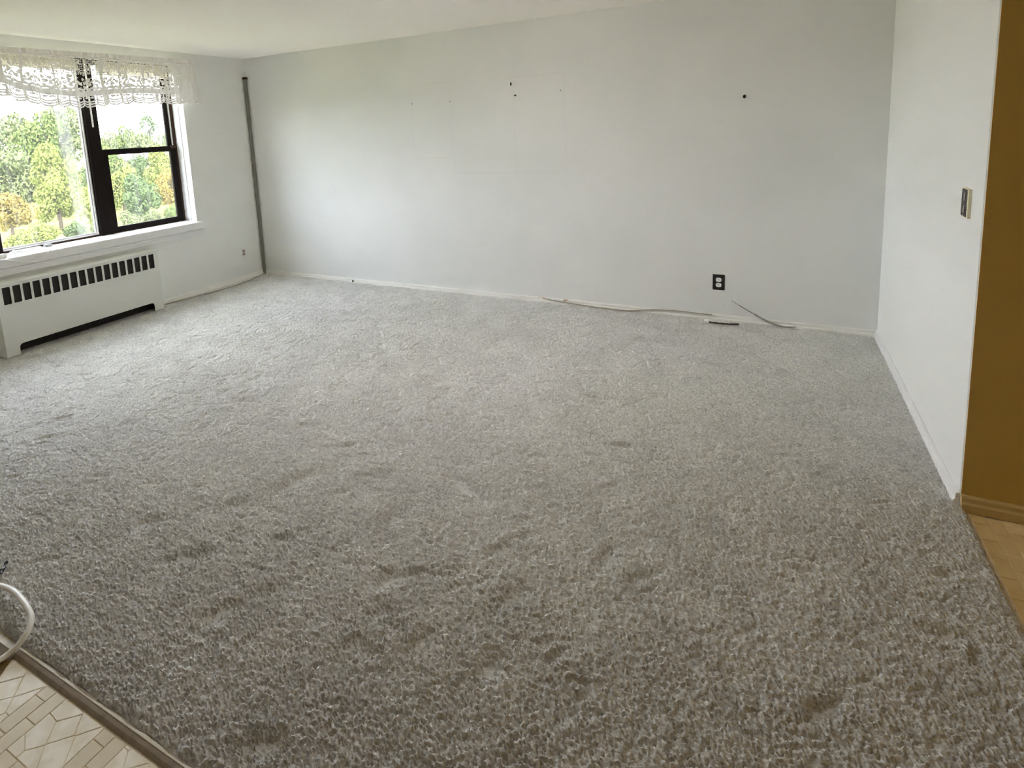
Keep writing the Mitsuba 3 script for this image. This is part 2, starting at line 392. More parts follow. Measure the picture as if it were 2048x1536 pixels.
# ------------------------------------------------------------------ carpet: one displaced pile surface with skirts
def carpet():
    ny, nx = 760, 1120
    X1, Y0 = W + 0.012, FY + 0.016
    tx, ty = np.linspace(0, 1, nx), np.linspace(0, 1, ny)
    xs = 0.002 + (X1 - 0.002) * (1.45 * tx - 0.45 * tx ** 2)                    # finer towards the right and the near edge
    ys = -0.004 + (Y0 + 0.004) * (1.55 * ty - 0.55 * ty ** 2)
    Xg, Yg = np.meshgrid(xs, ys, indexing='ij')
    rg = np.random.default_rng(3)
    Xg = Xg + rg.uniform(-0.0015, 0.0015, Xg.shape) * 1.0
    Yg = Yg + rg.uniform(-0.0015, 0.0015, Yg.shape) * 1.0
    P = np.stack([Xg, Yg, np.zeros_like(Xg)], -1)
    q = P.reshape(-1, 3)
    lay = np.stack([q[:, 0] * 0.88 + q[:, 1] * 0.47, -q[:, 0] * 0.47 + q[:, 1] * 0.88, q[:, 2]], -1)    # the pile leans along the room
    fine = meshkit.noise(lay * np.array([190.0, 300.0, 1]), 1)
    fine2 = meshkit.noise(lay * np.array([75.0, 150.0, 1]) + 3, 2)
    mid = meshkit.fbm(q * np.array([22.0, 26.0, 1]) + 9, 3, seed=4)
    ridg = 1 - np.abs(2 * meshkit.fbm(q * np.array([7.0, 9.0, 1]) + 2, 3, seed=9) - 1)
    big = meshkit.fbm(q * 2.3, 2, seed=6)
    # dents and scuffs in the pile: (x, y, half length, half width, angle in degrees, depth)
    D = [(3.32, -2.86, .16, .05, 70, .012), (3.64, -2.69, .07, .05, 20, .010), (4.04, -2.60, .13, .035, -25, .014), (4.034, -3.172, .035, .03, 40, .014), (4.11, -3.11, .035, .014, 35, .012),
         (4.12, -3.44, .05, .03, 10, .010), (4.477, -3.06, .06, .04, 60, .012), (3.18, -3.11, .05, .03, 30, .012), (3.60, -3.53, .06, .03, 60, .012), (5.36, -3.07, .05, .022, 50, .014),
         (3.69, -3.38, .04, .03, 20, .010), (4.71, -2.76, .05, .02, 80, .012), (4.27, -3.36, .07, .03, 60, .010), (4.34, -2.88, .05, .02, 50, .010), (4.86, -2.79, .05, .02, 40, .010),
         (3.32, -2.55, .06, .02, 40, .010), (2.42, -2.39, .08, .03, 20, .010), (4.23, -1.28, .08, .02, 10, .010), (4.67, -3.21, .03, .012, 60, .012), (4.07, -3.765, .07, .03, 20, .012),
         (3.865, -2.92, .08, .04, 100, .009), (3.0, -2.47, .07, .03, 30, .010), (3.33, -1.74, .08, .03, 20, .009), (5.71, -2.66, .05, .02, 10, .013), (2.93, -3.33, .05, .03, 40, .010),
         (3.27, -3.39, .08, .03, 40, .010), (4.6, -2.02, .06, .015, 10, .011), (4.09, -3.30, .04, .03, 20, .010), (4.51, -3.32, .05, .03, 50, .010), (3.52, -3.18, .05, .02, 30, .011),
         (5.77, -2.71, .04, .015, 80, .012), (4.965, -.88, .05, .015, 10, .011), (4.40, -1.57, .08, .02, 5, .012)]
    # where the pile was scuffed it stands open and ragged
    open_ = np.zeros(len(q))
    for (dx, dy, a, b, ang, dep) in D:
        ca, sa = math.cos(math.radians(ang)), math.sin(math.radians(ang))
        u, v = (q[:, 0] - dx) * ca + (q[:, 1] - dy) * sa, -(q[:, 0] - dx) * sa + (q[:, 1] - dy) * ca
        open_ = np.maximum(open_, np.exp(-(u / (1.1 * a)) ** 2 - (v / (1.1 * b)) ** 2) * min(1.0, dep / 0.011))
    open_ = np.clip(open_ * (0.5 + 1.0 * meshkit.noise(q * 55.0, 15)), 0, 1)
    f1 = np.clip((fine - 0.28 - 0.24 * open_) / 0.40, 0, 1)
    f1 = f1 * f1 * (3 - 2 * f1)
    shag = np.clip((-q[:, 1] - 1.6) / 1.9, 0, 1) * np.clip((q[:, 0] - 1.5) / 3.0, 0, 1)      # flattened by the window, shaggier by the entry
    z = 0.002 - (0.0045 + 0.0050 * shag + 0.0060 * open_) * (1 - f1) + (0.0045 + 0.0045 * shag) * (fine2 - 0.5) + 0.007 * (mid - 0.5) + 0.004 * (big - 0.5) - 0.007 * np.clip((ridg - 0.90) / 0.10, 0, 1)
    rd = np.random.default_rng(12)
    for _ in range(230):
        D.append((rd.uniform(0.3, 5.8), rd.uniform(-3.8, -0.2), rd.uniform(.015, .08), rd.uniform(.006, .016), rd.uniform(-10, 60), rd.uniform(.003, .009)))
    for (dx, dy, a, b, ang, dep) in D:
        ca, sa = math.cos(math.radians(ang)), math.sin(math.radians(ang))
        R = 2.2 * a
        i0, i1 = np.searchsorted(xs, dx - R), np.searchsorted(xs, dx + R)
        j0, j1 = np.searchsorted(-ys, -(dy + R)), np.searchsorted(-ys, -(dy - R))
        if i1 <= i0 or j1 <= j0: continue
        sub = (slice(i0, i1), slice(j0, j1))
        u = (Xg[sub] - dx) * ca + (Yg[sub] - dy) * sa
        v = -(Xg[sub] - dx) * sa + (Yg[sub] - dy) * ca
        zz = z.reshape(nx, ny)
        zz[sub] -= 1.15 * dep * np.exp(-(u / a) ** 2 - (v / b) ** 2) * (0.6 + 0.8 * meshkit.noise(np.stack([Xg[sub] * 40, Yg[sub] * 40, 0 * Xg[sub]], -1), 5))
        zz[sub] += 0.45 * dep * np.exp(-(u / a) ** 2 - ((v - 1.7 * b) / b) ** 2)
    z = z.reshape(nx, ny)
    # rounded, frayed free edges (near edge everywhere, right edge beyond the wall's end)
    e1 = np.clip((Yg - Y0) / 0.022, 0, 1)
    e2 = np.where(Yg < E, np.clip((X1 - Xg) / 0.022, 0, 1), 1.0)
    z -= 0.014 * (1 - np.sqrt(1 - (1 - np.minimum(e1, e2)) ** 2))
    fr = (meshkit.fbm(np.stack([Xg * 18, Yg * 18, 0 * Xg], -1), 3, seed=8) - 0.5)
    Yg2 = Yg + (1 - e1) * 0.016 * fr
    Xg2 = np.where(Yg < E, Xg + (1 - e2) * 0.016 * fr, np.minimum(Xg, W - 0.004))
    z = np.maximum(z, ZV + 0.001)
    V = np.stack([Xg2, Yg2, z], -1).reshape(-1, 3)
    idx = np.arange(nx * ny).reshape(nx, ny)
    q4 = np.stack([idx[:-1, :-1], idx[:-1, 1:], idx[1:, 1:], idx[1:, :-1]], -1).reshape(-1, 4)
    # skirt
    rim = np.concatenate([idx[:, -1], idx[-1, ::-1]])
    S = V[rim].copy(); S[:, 2] = ZV - 0.002
    k = np.arange(len(rim) - 1)
    b = len(V)
    sk = np.stack([rim[k], b + k, b + k + 1, rim[k + 1]], -1)
    return np.vstack([V, S]), np.vstack([q4, sk])


CV, CF = carpet()
scene['carpet'] = ply((CV, CF), 'carpet_yarn', True)
tag('carpet', 'worn taupe grey wall-to-wall shag carpet with dents and footmarks', 'carpet', kind='stuff')

# edging strip between carpet and vinyl
strip = sweep_profile([(FY + 0.016, ZV - 0.002), (FY - 0.016, ZV - 0.002), (FY - 0.017, ZV + 0.002), (FY - 0.010, ZV + 0.009), (FY - 0.002, ZV + 0.012), (FY + 0.006, ZV + 0.010), (FY + 0.016, ZV + 0.003)], 'x', 3.118, W + 0.01)
put('trim_1', 'metal_strip', strip, 'strip_taupe')
n = 260
xs = np.linspace(3.118, W, n)
wv = meshkit.fbm(np.stack([xs * 20, xs * 0, xs * 0], -1), 3)
zt = ZV + 0.0135 + 0.002 * wv
V = np.vstack([np.stack([xs, np.full(n, FY + 0.000), np.full(n, ZV)], -1), np.stack([xs, np.full(n, FY + 0.001), zt], -1), np.stack([xs, FY + 0.003 + 0.006 * wv, zt + 0.001], -1), np.stack([xs, FY + 0.006 + 0.006 * wv, np.full(n, ZV)], -1)])
F = []
for r in range(3):
    for i in range(n - 1):
        F.append((r * n + i, r * n + i + 1, (r + 1) * n + i + 1, (r + 1) * n + i))
put('trim_1', 'tack_strip', (V, np.array(F)), 'strip_white', label='ragged white edge between strip and carpet')
tag('trim_1', 'taupe edging strip between the carpet and the cream vinyl', kind='structure')

# ------------------------------------------------------------------ window
FX0, FX1 = -0.225, -0.165       # frame depth
SZ = 0.755                       # sill top
w1 = 'window_1'
tag(w1, 'wide window with dark frame, fixed middle pane and sliding sashes', kind='structure')
put(w1, 'outer_frame', cat(bx(FX0 - 0.04, FX1 - 0.004, OY1 - 0.035, OY1 - 0.001, SZ, OZ1), bx(FX0 - 0.04, FX1 - 0.004, OY0 + 0.001, OY0 + 0.035, SZ, OZ1),
                           bx(FX0 - 0.04, FX1 - 0.004, OY0 + 0.035, OY1 - 0.035, OZ1 - 0.03, OZ1 - 0.001), bx(FX0 - 0.04, FX1 - 0.004, OY0 + 0.035, OY1 - 0.035, SZ - 0.015, SZ + 0.012)), 'brown_frame')
for y0, y1 in ((-1.66, -1.55), (-2.52, -2.41)):
    put(w1, 'mullion', cbx(FX0 - 0.02, FX1 + 0.012, y0, y1, SZ, OZ1 - 0.03, 0.004), 'dark_frame')
# reveal lining: painted boards
put(w1, 'reveal', cat(bx(FX1 - 0.01, 0.004, OY1 - 0.004, OY1 + 0.0, SZ, OZ1), bx(-0.085, -0.075, OY1 - 0.012, OY1 - 0.004, SZ, OZ1), bx(FX1 - 0.01, 0.004, OY0, OY0 + 0.004, SZ, OZ1), bx(FX1 - 0.01, 0.004, OY0, OY1, OZ1 - 0.004, OZ1)), 'paint_trim')
# sill board with a rounded nose, apron below
sill = sweep_profile([(-0.30, 0.735), (0.050, 0.672), (0.058, 0.676), (0.062, 0.690), (0.062, 0.728), (0.056, 0.742), (0.046, 0.747), (FX1, SZ), (-0.30, SZ)], 'y', OY0 + 0.002, OY1 - 0.002)
put(w1, 'sill', cat(sill, cbx(0.002, 0.062, OY0 - 0.035, OY1 + 0.035, 0.674, 0.7465, 0.005)), 'paint_trim')
put(w1, 'apron', cat(cbx(0.001, 0.040, OY0 - 0.02, OY1 + 0.02, 0.612, 0.674, 0.005), cbx(0.001, 0.046, OY0 - 0.02, OY1 + 0.02, 0.650, 0.668, 0.003)), 'paint_trim')


def frame_ring(x0, x1, y0, y1, z0, z1, l, r, b, t, c=0.003):
    return cat(cbx(x0, x1, y0, y0 + l, z0, z1, c), cbx(x0, x1, y1 - r, y1, z0, z1, c), cbx(x0, x1, y0 + l - c, y1 - r + c, z0, z0 + b, c), cbx(x0, x1, y0 + l - c, y1 - r + c, z1 - t, z1, c))


def pane(x, y0, y1, z0, z1):
    return ([(x, y0, z0), (x, y1, z0), (x, y1, z1), (x, y0, z1)], [(0, 1, 2, 3)])


# fixed middle light with grey aluminium beads
fx = put(w1, 'fixed_light', frame_ring(-0.205, -0.180, -2.41, -1.66, SZ + 0.010, OZ1 - 0.03, 0.012, 0.030, 0.026, 0.03), 'alu', label='fixed pane with pale grey aluminium bead')
put(fx, 'bead', frame_ring(-0.184, -0.172, -2.408, -1.668, SZ + 0.014, OZ1 - 0.032, 0.006, 0.012, 0.012, 0.012), 'vinyl_white')
put(fx, 'pane', pane(-0.195, -2.398, -1.69, SZ + 0.036, OZ1 - 0.06), 'hazy_glass')
ZM = 1.505
for (y0, y1) in ((-1.55, OY1 - 0.035), (OY0 + 0.035, -2.52)):
    us = put(w1, 'upper_sash', frame_ring(-0.222, -0.198, y0, y1, ZM - 0.015, OZ1 - 0.03, 0.022, 0.045, 0.032, 0.04), 'dark_frame')
    put(us, 'pane', pane(-0.210, y0 + 0.02, y1 - 0.043, ZM + 0.015, OZ1 - 0.07), 'hazy_glass')
    ls = put(w1, 'lower_sash', frame_ring(-0.195, -0.166, y0, y1 + 0.012, SZ + 0.006, ZM + 0.024, 0.052, 0.062, 0.050, 0.052), 'dark_frame')
    put(ls, 'pane', pane(-0.182, y0 + 0.05, y1 - 0.048, SZ + 0.052, ZM - 0.026), 'hazy_glass')
    put(ls, 'latch', cbx(-0.172, -0.150, y1 - 0.045, y1 + 0.010, ZM - 0.004, ZM + 0.030, 0.006), 'brown_frame', label='dark brown corner catch on the meeting rail')
    put(w1, 'jamb_liner', cat(cbx(-0.198, -0.170, y1 + 0.008, y1 + 0.033, 1.73, OZ1 - 0.035, 0.002), cbx(-0.200, -0.176, y1 - 0.004, y1 + 0.007, ZM + 0.03, OZ1 - 0.035, 0.002)), 'vinyl_white', label='white vinyl sash track at the jamb')
    put(w1, 'jamb_liner', cbx(-0.196, -0.149, y0 - 0.060 if y0 > -2 else y0 + 0.02, (y0 - 0.060 if y0 > -2 else y0 + 0.02) + 0.016, 1.73, OZ1 - 0.035, 0.002), 'vinyl_white', label='narrow white sash track on the mullion')

# ------------------------------------------------------------------ raised mini blinds
for (y0, y1, zb, lab) in ((-2.40, -1.70, 2.215, 'raised cream mini blind behind the lace, over the fixed middle pane'), (-1.545, -0.86, 2.185, 'raised cream mini blind behind the lace, over the right-hand sash'),
                          (-3.22, -2.53, 2.20, 'raised cream mini blind over the left-hand sash')):
    b = thing('window_blind', lab, 'blind', 'raised blinds at the window')
    put(b, 'headrail', cbx(-0.115, -0.080, y0, y1, 2.318, 2.348, 0.003), 'blind_cream')
    k = 9
    for i in range(k):
        zc = zb + 0.018 + (2.312 - zb - 0.022) * (i + 0.5) / k
        uu = np.linspace(-1, 1, 7)
        pts = np.array([(-0.098 + 0.0105 * u, zc + 0.0022 * (1 - u * u) - 0.0075 * u) for u in uu])
        low = pts[::-1] - [0, 0.0008]
        put(b, 'slat', sweep_profile(np.vstack([pts, low]), 'y', y0 + 0.004, y1 - 0.004 - 0.003 * (i % 2)), 'blind_cream')
    put(b, 'bottom_rail', cbx(-0.112, -0.084, y0 + 0.003, y1 - 0.003, zb, zb + 0.014, 0.003), 'blind_cream')
    for f in (0.12, 0.5, 0.88):
        yy = y0 + (y1 - y0) * f
        put(b, 'ladder_cord', tube([(-0.083, yy, zb + 0.005), (-0.083, yy, 2.32)], 0.0016, 5, spline=False), 'blind_cream')

# ------------------------------------------------------------------ lace valance on its rod
YR, YL = -0.70, -3.36
def rod_z(y): return 2.318 + (y + 0.70) * 0.018
rod = thing('curtain_rod', 'white curtain rod carrying the lace valance above the window', 'curtain rod')
put(rod, 'rod', tube([(0.006, YR, rod_z(YR)), (0.05, YR, rod_z(YR)), (0.078, YR - 0.012, rod_z(YR)), (0.088, YR - 0.04, rod_z(YR)), (0.088, -2.0, rod_z(-2.0)), (0.088, YL + 0.04, rod_z(YL)), (0.078, YL + 0.012, rod_z(YL)), (0.05, YL, rod_z(YL)), (0.006, YL, rod_z(YL))], 0.006, 8, spline=False), 'vinyl_white')
for y in (YR, YL):
    put(rod, 'bracket', cbx(0.001, 0.008, y - 0.012, y + 0.012, rod_z(y) - 0.03, rod_z(y) + 0.03, 0.002), 'vinyl_white')


def lace_valance():
    step = 0.0036
    ret = 0.075
    length = (YR - YL) + 2 * ret
    ns, nt = int(length / step), int(0.43 / step)
    s = np.arange(ns + 1) * step
    yb = np.interp(s, [0, ret, length - ret, length], [YR, YR, YL, YL])
    xb = np.interp(s, [0, ret, length - ret, length], [0.012, 0.092, 0.092, 0.012])
    hem_y = [-3.36, -3.0, -2.6, -2.40, -2.33, -2.2, -2.05, -1.79, -1.5, -1.3, -1.0, -0.70]
    hem_z = [1.93, 1.93, 1.94, 1.975, 1.965, 1.918, 1.895, 1.880, 1.915, 1.930, 1.925, 1.935]
    hz = np.interp(yb, hem_y, hem_z)
    top = np.array([rod_z(y) for y in yb]) + 0.045
    t = np.arange(nt + 1) / nt
    S, Tt = np.meshgrid(s, t, indexing='ij')
    zz = hz[:, None] + (top - hz)[:, None] * Tt
    fold = 0.012 * np.sin(S * 2 * np.pi / 0.17 + 1.1 * np.sin(S * 5)) + 0.006 * np.sin(S * 2 * np.pi / 0.063)
    wide = np.exp(-((S - 0.20) / 0.22) ** 2)
    fold = fold * (0.45 + 0.55 * (1 - Tt)) + 0.010 * wide * np.sin(S * 2 * np.pi / 0.055) * (1 - 0.5 * Tt)
    flare = 0.045 * (1 - Tt) ** 1.3 * np.exp(-(S / 0.16) ** 2)
    zr = np.array([rod_z(y) for y in yb])[:, None]
    fold = fold + 0.009 * np.exp(-((zz - zr) / 0.010) ** 2) + np.where(zz > zr + 0.012, 0.008 * np.sin(S * 2 * np.pi / 0.045) + 0.006, 0.0)
    X = np.maximum(xb[:, None] + np.where(S > ret * 0.6, fold, fold * 0.3), 0.010)
    Y = yb[:, None] + 0.012 * np.cos(S * 2 * np.pi / 0.17) * (1 - Tt) + flare * 0.6
    P = np.stack([X, Y, zz], -1).reshape(-1, 3)
    # which cells are thread
    sc = (s[:-1] + step / 2)[:, None]
    hgt = (top - hz)[:-1, None]
    d = ((np.arange(nt) + 0.5) / nt)[None] * hgt          # height above the hem
    per = 0.105
    ph = (sc % per) / per
    arc = 0.020 * (1 - (2 * ph - 1) ** 2)                  # scallops hang lowest in the middle
    de = d - (0.020 - arc)
    out = de < 0
    stripe = (de % 0.0200) < 0.0125
    rib = (np.abs(ph - 0.5) > 0.44)
    border = (de < 0.056) & (stripe | rib)
    bud = np.hypot((np.abs(ph - 0.5) - 0.17) * per / 0.017, (d - 0.082) / 0.009) < 1
    open1 = (de >= 0.056) & (d < 0.096) & (bud | rib)
    band = (d >= 0.094) & (d < 0.142)
    # floral zone
    fp = 0.15
    fx_, fz_ = ((sc % fp) / fp - 0.5) * fp, d - 0.205
    r, a = np.hypot(fx_, fz_ * 1.1), np.arctan2(fz_, fx_)
    petal = (r < 0.040 + 0.013 * np.cos(5 * a + 0.6)) & ~((r > 0.018) & (r < 0.026)) & ~(np.abs(np.sin(2.5 * a)) > 0.985)
    f2x, f2z = (((sc + fp / 2) % fp) / fp - 0.5) * fp, d - 0.228
    leaf = (np.hypot((np.abs(f2x) - 0.022) / 0.022, (f2z + np.abs(f2x) * 0.6) / 0.011) < 1)
    stem = (np.abs(f2x + 0.012 * np.sin(d * 60)) < 0.006) & (d > 0.15) & (d < 0.23)
    nz = meshkit.noise(np.stack([np.broadcast_to(sc, d.shape) * 55, d * 75, 0 * d], -1), 3)
    nf = meshkit.noise(np.stack([np.broadcast_to(sc, d.shape) * 130, d * 150, 0 * d], -1), 6)
    scal = np.abs(d - 0.148 - 0.012 * np.abs(np.sin(sc * np.pi / 0.05))) < 0.011
    floral = (d >= 0.140) & (d < 0.275) & (petal | leaf | stem | scal | (nz > 0.70))
    net = (d >= 0.275) & ((nf > 0.66) | (nz > 0.72) | ((sc % 0.018) < step) | ((d % 0.018) < step))
    head = d > hgt - 0.050
    ybar = yb[:-1, None]
    gather = np.zeros_like(d, bool)
    for yy, wd in ((-2.34, .016), (-2.20, .011), (-1.995, .006), (-1.60, .022), (-1.455, .014), (-1.40, .006), (-1.24, .010), (-1.13, .016), (-1.02, .010), (-2.52, .014), (-2.72, .010), (-2.95, .016), (-3.12, .012)):
        gather |= np.abs(ybar + 0.010 * np.sin(d * 14 + yy * 9) - yy) < wd * (0.75 + 0.25 * np.cos(d * 20 + yy * 40))
    gather &= (sc > 0.08) & (sc < length - 0.08)
    endw = (sc < 0.31) & (nf > 0.22)
    keep = (border | open1 | band | floral | net | head | gather | endw) & ~out
    i, j = np.nonzero(keep)
    st = nt + 1
    q = np.stack([i * st + j, (i + 1) * st + j, (i + 1) * st + j + 1, i * st + j + 1], -1)
    used, inv = np.unique(q, return_inverse=True)
    return P[used], inv.reshape(q.shape)


put(None, 'lace_valance', lace_valance(), 'lace')
tag('lace_valance', 'white lace valance with scalloped hem hanging across the top of the window', 'curtain')

# ------------------------------------------------------------------ radiator cover under the window
rc = thing('radiator_cover', 'white enamelled metal radiator cover with eighteen slots under the window sill', 'radiator')
RX, RY0, RY1, RZ = 0.118, -2.610, -1.338, 0.572
front = sbox(RY0, 0.004, RY1, RZ - 0.006)
for i in range(18):
    y0 = -2.573 + i * 0.0672
    front = front.difference(sbox(y0, 0.410, y0 + 0.0505, 0.543))
arch = unary_union([sbox(RY0 + 0.090, -0.05, RY1 - 0.092, 0.088)]).buffer(-0.03).buffer(0.03)
front = front.difference(arch)
put(rc, 'front_panel', orient(extrude(front, 0.004), (RX - 0.004, 0, 0), (0, 1, 0), (0, 0, 1), (1, 0, 0)), 'radiator_enamel')
put(rc, 'side_panel', cbx(0.001, RX - 0.003, RY0, RY0 + 0.004, 0.004, RZ - 0.004, 0.001), 'radiator_enamel')
put(rc, 'side_panel', cbx(0.001, RX - 0.003, RY1 - 0.004, RY1, 0.004, RZ - 0.004, 0.001), 'radiator_enamel')
top = sweep_profile([(0.001, 0.584), (0.070, 0.584), (0.100, 0.581), (0.117, 0.574), (0.123, 0.568), (0.123, 0.562), (0.114, 0.562), (0.100, 0.572), (0.001, 0.576)], 'y', RY0 - 0.003, RY1 + 0.004)
put(rc, 'top_panel', top, 'radiator_enamel', smooth=35)
put(rc, 'heating_element', cat(*[bx(0.03, 0.095, -2.57 + i * 0.012, -2.57 + i * 0.012 + 0.002, 0.11, 0.20) for i in range(100)], bx(0.004, 0.010, RY0 + .006, RY1 - .006, 0.001, 0.55)), 'radiator_dark', label='dark finned heating element and back plate inside')
put(rc, 'pipe', tube([(0.06, RY0 + 0.02, 0.155), (0.06, RY1 - 0.02, 0.155)], 0.013, 10, spline=False), 'radiator_dark')
for i in range(18):
    y0 = -2.573 + i * 0.0672
    put(rc, 'slot_backing', bx(RX - 0.018, RX - 0.016, y0 - 0.006, y0 + 0.0565, 0.40, 0.55), 'radiator_dark')  # dark sheet closing each slot from behind, evenly dark

# ------------------------------------------------------------------ corner riser pipe
rp = thing('riser_pipe', 'thin dark pipe running up the left corner of the room', 'pipe')
put(rp, 'pipe', tube([(0.021, -0.021, -0.015), (0.021, -0.021, 2.22)], 0.016, 12, spline=False), 'pipe_grey', smooth=40)
put(rp, 'cap', cbx(0.002, 0.046, -0.046, -0.002, 2.215, 2.240, 0.005), 'brown_frame', label='small dark clip at the top of the pipe')

# ------------------------------------------------------------------ outlets and switch
def octa(w, h, c):
    return Polygon([(-w + c, -h), (w - c, -h), (w, -h + c), (w, h - c), (w - c, h), (-w + c, h), (-w, h - c), (-w, -h + c)])


def receptacle_poly(r=0.0200, cut=0.0158):
    from shapely.geometry import Point
    return Point(0, 0).buffer(r, 12).intersection(sbox(-1, -cut, 1, cut))


def outlet(name, label, c, ex, ey, en, plate, recept, w, h, slots='plate_black'):
    k = thing(name, label, 'outlet')
    c = np.array(c)
    pl = octa(w / 2, h / 2, 0.003)
    P = np.vstack([np.c_[np.array(pl.exterior.coords)[:-1], np.zeros(8)], np.c_[np.array(pl.exterior.coords)[:-1], np.full(8, 0.003)], np.c_[np.array(pl.buffer(-0.003).exterior.coords)[:-1], np.full(len(pl.buffer(-0.003).exterior.coords) - 1, 0.006)]])
    put(k, 'cover_plate', orient(trimesh.convex.convex_hull(P), c, ex, ey, en), plate)
    for s in (1, -1):
        o = c + np.array(ey) * s * 0.0195 * h / 0.115
        rk = put(k, 'receptacle', orient(extrude(receptacle_poly().buffer(0.0), 0.0085), o, ex, ey, en), recept)
        sl = cat(*[orient(extrude(g, 0.0012), o + np.array(en) * 0.008, ex, ey, en) for g in (sbox(-0.0075, -0.002, -0.0055, 0.007), sbox(0.0055, -0.001, 0.0075, 0.006), octa(0.0024, 0.0022, 0.0008).buffer(0))])
        if s: sl.apply_translation(np.array(ey) * 0.0)
        put(rk, 'slot', sl, slots)
    put(k, 'screw', orient(trimesh.creation.cylinder(0.003, 0.002, sections=10), c + np.array(en) * 0.0065, ex, ey, en), 'metal_grey')
    return k


outlet('wall_outlet', 'black wall outlet plate with two white receptacles low on the long wall', (4.891, 0.0, 0.301), (1, 0, 0), (0, 0, 1), (0, -1, 0), 'plate_black', 'plastic_white', 0.086, 0.122)
outlet('wall_outlet', 'small white outlet low on the window wall by the corner', (0.0, -0.272, 0.305), (0, 1, 0), (0, 0, 1), (1, 0, 0), 'paint_wall', 'plastic_pinkgrey', 0.062, 0.105)

sw = thing('light_switch', 'dark light switch plate with a cream edge on the right wall near its corner', 'light switch')
sc_ = np.array([W, -1.756, 1.182])
sx, sy, sn = (0, -1, 0), (0, 0, 1), (-1, 0, 0)
def plate_solid(w, h, d, c): return cbx(-w / 2, w / 2, -h / 2, h / 2, 0, d, c)
put(sw, 'back_plate', orient(plate_solid(0.080, 0.116, 0.011, 0.002), sc_, sx, sy, sn), 'plate_cream', label='cream rim of the switch')
put(sw, 'cover_plate', orient(plate_solid(0.072, 0.112, 0.012, 0.003), sc_ + np.array([0, 0.006, 0]), sx, sy, sn), 'plate_black')
for zc, h in ((0.024, 0.034), (-0.026, 0.028)):
    put(sw, 'rocker', orient(plate_solid(0.010, h, 0.003, 0.001), sc_ + np.array([-0.0115, 0.0, zc]), sx, sy, sn), 'plastic_pinkgrey', label='greyish pink rocker half, its highlight painted in')  # pale strip colour paints the highlight on each half
put(sw, 'screw', orient(trimesh.creation.cylinder(0.003, 0.002, sections=10), sc_ + np.array([-0.0125, 0.004, 0.048]), sx, sy, sn), 'metal_grey')
put(sw, 'screw', orient(trimesh.creation.cylinder(0.003, 0.002, sections=10), sc_ + np.array([-0.0125, 0.004, -0.048]), sx, sy, sn), 'metal_grey')

# ------------------------------------------------------------------ nails and anchors on the long wall
def nail(x, z, r, label, name='wall_nail', d=0.012, sz=1.0, catg='nail'):
    m = trimesh.creation.revolve([(0, 0), (r * 0.45, 0), (r * 0.45, d * 0.7), (r, d * 0.75), (r * 0.9, d), (0, d)], sections=10)
    k = thing(name, label, catg)
    m = orient(m, (x, 0.001, z), (1, 0, 0), (0, 0, 1), (0, -1, 0))
    m.vertices[:, 2] = z + (m.vertices[:, 2] - z) * sz
    put(k, 'head', m, 'plate_black')
    COUNT[k + '__head'] = 1
    return k


nail(3.254, 1.825, 0.010, 'black nail in the long wall just below a smudged anchor hole', sz=0.8)
nail(5.044, 1.698, 0.011, 'single black nail high on the right half of the long wall', sz=1.25)
nail(3.215, 1.925, 0.0075, 'smudged dark wall anchor above a black nail on the long wall', 'wall_anchor', 0.006, 2.2, 'wall anchor')
for x, z, lab in ((2.19, 1.817, 'tiny nail hole plug leftmost on the long wall'), (2.603, 1.814, 'tiny nail plug at the upper left of the large picture outline'), (3.66, 1.838, 'tiny nail plug at the upper right of the large picture outline')):
    k = thing('nail_plug', lab, 'nail')
    put(k, 'head', orient(trimesh.creation.cylinder(0.005, 0.004, sections=8), (x, 0, z), (1, 0, 0), (0, 0, 1), (0, -1, 0)), 'pipe_grey')
k = thing('cable_clip', 'small black cable clip on the baseboard near the left corner', 'cable clip')
put(k, 'clip', orient(trimesh.creation.revolve([(0, -0.004), (0.009, -0.004), (0.011, 0.004), (0.006, 0.012), (0, 0.014)], sections=10), (1.316, -0.016, 0.018), (1, 0, 0), (0, 0, 1), (0, -1, 0)), 'cord_brown')

# ------------------------------------------------------------------ cords
def single(name, mesh, bsdf, label, catg, smooth=40):
    k = put(None, name, mesh, bsdf, smooth)
    return tag(k, label, catg)


single('phone_cable', tube([(0.045, -1.30, 0.016), (0.075, -1.10, 0.016), (0.113, -0.949, 0.016), (0.155, -0.69, 0.016), (0.140, -0.348, 0.016), (0.060, -0.10, 0.017), (0.045, -0.05, 0.02)], 0.006, 8), 'cord_tan', 'tan cable on the carpet edge between radiator and corner', 'cable')
single('grey_cable', tube([(3.50, -0.026, 0.034), (3.76, -0.027, 0.018), (4.00, -0.031, 0.009), (4.20, -0.031, 0.009), (4.40, -0.026, 0.036), (4.62, -0.024, 0.046), (4.85, -0.024, 0.044)], 0.0045, 8, n=80), 'cord_tan', 'thin grey cable sagging along the middle of the long wall baseboard', 'cable')
wk = thing('loose_wire', 'stiff grey wire standing out of the baseboard below the black outlet', 'wire')
put(wk, 'lead', tube([(5.42, -0.022, 0.016), (5.249, -0.030, 0.030), (5.15, -0.034, 0.080), (5.06, -0.036, 0.130), (4.981, -0.030, 0.177)], [0.0045] * 8 + [0.007] * 16 + [0.0045] * 10 + [0.002] * 6, 8, n=40), 'cord_grey', 40)
put(wk, 'bare_end', tube([(4.981, -0.030, 0.177), (4.955, -0.032, 0.168), (4.938, -0.036, 0.11), (4.930, -0.040, 0.05), (4.928, -0.045, 0.012)], 0.0022, 6), 'cord_white', 40, label='thin pale strand curling down')
ck = thing('coax_end', 'short dark cable with a white plug lying on the carpet below the black outlet', 'cable')
